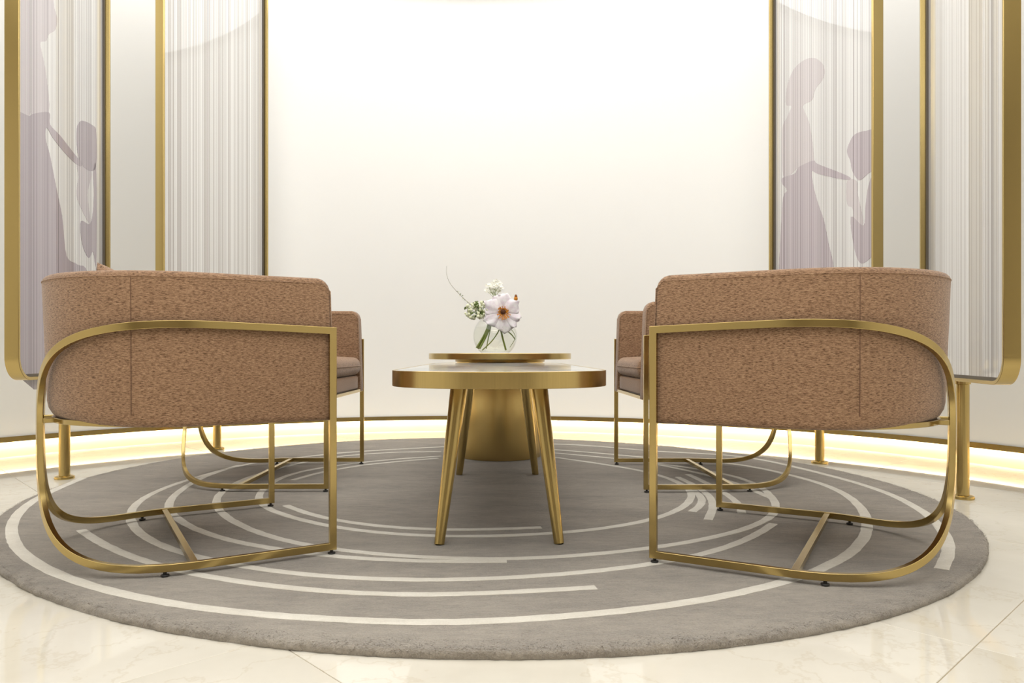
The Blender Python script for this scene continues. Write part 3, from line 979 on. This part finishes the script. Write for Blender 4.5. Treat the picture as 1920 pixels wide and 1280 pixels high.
# long curved twig
o = (-.150, 3.62, .730)
tw = plant('curved_twig', o, 'thin dark twig arching up to the upper left above the vase', 'twig')
tpts = catmull([(-.140, 3.63, .70), (-.170, 3.62, .745), (-.2126, 3.62, .777), (-.2657, 3.615, .8276), (-.3056, 3.61, .8754), (-.322, 3.61, .9206), (-.3215, 3.61, .9604)], 8)
obj('stem', tube(rel(tpts, o), [.0016 * (1 - .7 * i / (len(tpts) - 1)) for i in range(len(tpts))], 6), 'twig_brown', tw, smooth=60)
for k in range(18):
    p = tpts[8 + int(k * 1.05)] + Vector((rb.uniform(-.006, .006), rb.uniform(-.004, .004), rb.uniform(-.005, .006)))
    c0 = p - Vector(o); r_ = rb.uniform(.0018, .0030)
    obj('bud', ([c0 + Vector(q) * r_ for q in ico[0]], ico[1]), 'leaf_green' if k % 2 else 'bud_white', tw, smooth=80)

# brown seed head at the upper right
o = (.019, 3.63, .800)
sd = plant('seed_head', o, 'small orange-brown seed head on a thin stalk right of the open blossom')
obj('stem', tube(rel(catmull([(-.010, 3.65, .560), (.016, 3.655, .615), (-.020, 3.65, .68), (.004, 3.64, .74), (.018, 3.63, .797)], 6), o), .0014, 6), 'stem_green', sd, smooth=60)
v, f = lathe([(0, -.012), (.006, -.010), (.0095, -.002), (.0088, .006), (.006, .009), (0, .010)], 16)
obj('pod', (v, f), 'stamen_orange', sd, smooth=60)
v, f = lathe([(0, .008), (.0065, .009), (.0075, .013), (.005, .017), (.0055, .020), (0, .019)], 9)
obj('crown', (v, f), 'seed_brown', sd, smooth=30)

# loose green stems standing in the water
for k, (p, lab) in enumerate([([(-.060, 3.63, .655), (-.075, 3.64, .625), (-.105, 3.645, .585), (-.148, 3.64, .545)], 'single green stem curving to the lower left inside the vase'),
                              ([(-.045, 3.615, .700), (-.030, 3.63, .650), (.000, 3.64, .620), (.016, 3.645, .598)], 'short green stem leaning to the right inside the vase')]):
    o = p[-1]
    t_ = plant('cut_stem', o, lab, 'stem')
    obj('stalk', tube(rel(catmull(p, 6), o), .0028, 8), 'stem_green', t_, smooth=60)

# ================================================================== STANDING SCREENS
FIGURES={
 'L1':{
  'light': [[(-0.386,1.888),(-0.126,2.016),(-0.081,1.949),(-0.056,1.916),(-0.075,1.863),(-0.126,1.823),(-0.148,1.787),(-0.191,1.764),(-0.188,1.736),(-0.153,1.663),(-0.126,1.506),(-0.247,1.454),(-0.264,1.461),(-0.296,1.434),(-0.386,1.429)],[(0.127,1.359),(0.26,1.363),(0.26,1.324),(0.226,1.247),(0.26,1.125),(0.192,1.152),(0.117,1.224),(0.138,1.305)]] ,
  'dark': [[(-0.386,1.428),(-0.336,1.438),(-0.28,1.443),(-0.247,1.462),(-0.126,1.506),(-0.117,1.46),(-0.034,1.441),(0.065,1.409),(0.17,1.375),(0.138,1.357),(0.025,1.375),(-0.09,1.411),(-0.144,1.439),(-0.153,1.393),(-0.117,1.332),(-0.071,1.228),(-0.014,1.104),(0.025,0.945),(0.127,0.92),(0.237,0.874),(0.306,0.459),(-0.386,0.457),(-0.381,1.294),(-0.343,1.378),(-0.381,1.375)],[(0.117,1.499),(0.138,1.544),(0.181,1.569),(0.283,1.579),(0.318,1.559),(0.318,1.408),(0.26,1.363),(0.17,1.37),(0.127,1.417)],[(0.283,1.364),(0.318,1.388),(0.318,0.953),(0.283,0.999),(0.237,0.963),(0.17,1.022),(0.16,1.117),(0.26,1.125),(0.294,1.261)]] ,
 },
 'R1':{
  'light': [[(-0.291,1.824),(-0.281,1.911),(-0.222,1.978),(-0.128,1.991),(-0.047,1.968),(0.014,1.92),(0.034,1.871),(0.014,1.837),(-0.038,1.814),(-0.065,1.77),(-0.128,1.77),(-0.137,1.751),(-0.091,1.672),(-0.065,1.579),(-0.047,1.463),(-0.073,1.433),(-0.175,1.469),(-0.281,1.439),(-0.322,1.483),(-0.326,1.699),(-0.281,1.754),(-0.242,1.797)],[(0.2,1.312),(0.267,1.296),(0.275,1.232),(0.311,1.1),(0.252,1.111),(0.238,1.181),(0.2,1.208)]] ,
  'dark': [[(-0.322,1.449),(-0.213,1.445),(-0.175,1.469),(-0.056,1.471),(-0.021,1.446),(0.129,1.373),(0.215,1.328),(0.215,1.315),(0.129,1.341),(-0.021,1.399),(-0.065,1.42),(-0.056,1.354),(-0.021,1.263),(0.031,1.159),(0.064,1.051),(0.105,0.924),(0.129,0.68),(-0.322,0.7),(-0.326,1.291),(-0.281,1.372),(-0.322,1.415)],[(0.222,1.399),(0.2,1.444),(0.215,1.479),(0.252,1.508),(0.325,1.503),(0.386,1.478),(0.386,1.338),(0.339,1.312),(0.282,1.297),(0.238,1.347)],[(0.386,1.283),(0.386,0.976),(0.367,0.95),(0.296,0.926),(0.252,0.994),(0.226,1.145),(0.311,1.091),(0.325,1.174),(0.346,1.264)]] ,
 },
}


PW, PT, PZ0, PZ1 = .820, .0495, .428, 2.80
def screen(key, c, phi, label):
    t = empty('standing_screen', (c[0], c[1], 0), R(phi))
    tag(t, label, 'screen', 'brass framed screens along the curved wall')
    f3 = lambda a, b, y: (a, y, b)
    ol = round_rect(-PW/2, PW/2, PZ0, PZ1, .088, 12)
    obj('frame', ring_prism(ol, .0125, -PT/2, PT/2, f3), 'brass', t, smooth=30, bevel=.0012)
    if area2(ol) < 0: ol = ol[::-1]
    obj('gap_shade', ring_prism(offset_poly(ol, .0126), .010, -PT/2 + .020, -PT/2 + .0282, f3), 'gap_shade', t, smooth=30)  # added dark ring, painted shade in the gap between frame and panel
    inn = offset_poly(ol, .0127)
    board = obj('printed_panel', prism(inn, -PT/2 + .028, PT/2 - .004, f3), 'print_' + key, t)
    for tone in ('light', 'dark'):
        for P in FIGURES.get(key, {}).get(tone, []):
            Q = [(p.x, p.y) for p in catmull([(a, b, 0) for a, b in P], 4, True)]
            Q = [(max(-PW/2 + .015, min(PW/2 - .015, a)), b) for a, b in Q]
            dz = 0 if tone == 'light' else .0003
            o = obj('printed_figure', prism(Q, -PT/2 + .0274 - dz, -PT/2 + .0281, f3), 'print_%s_%s' % (tone, key), board)
            tag(o, 'pale lilac silhouette printed on the panel')
    obj('column', lathe([(0, .010), (.0215, .010), (.0215, PZ0 - .012), (.026, PZ0 - .010), (.026, PZ0 + .0005), (0, PZ0 + .0005)], 36), 'brass', t, smooth=40)
    obj('base_flange', lathe([(0, 0), (.038, 0), (.0385, .004), (.0375, .010), (.033, .0125), (.0225, .0135), (0, .0135)], 36), 'brass', t, smooth=40)
    return t
screen('L1', (-1.892, 3.098), 97.5, 'brass-framed screen with lilac figure print at the far left edge')
screen('L2', (-1.622, 4.031), 71.24, 'brass-framed screen of plain grey stripes left of the bare wall')
screen('R1', (1.480, 3.526), -78.47, 'brass-framed screen with pale lilac figures right of the bare wall')
screen('R2', (1.646, 2.676), -102.9, 'brass-framed screen of plain grey stripes at the far right edge')

# ------------------------------------------------------------------ pillows
place_pillow(chairs[0], -.4485, .0, .636, -30, 35, 'brown throw pillow in the nearest left chair, only its corner above the back')
place_pillow(chairs[3], -.4035, .0, .6125, -30, 35, 'brown throw pillow in the nearest right chair, only its tip above the back')
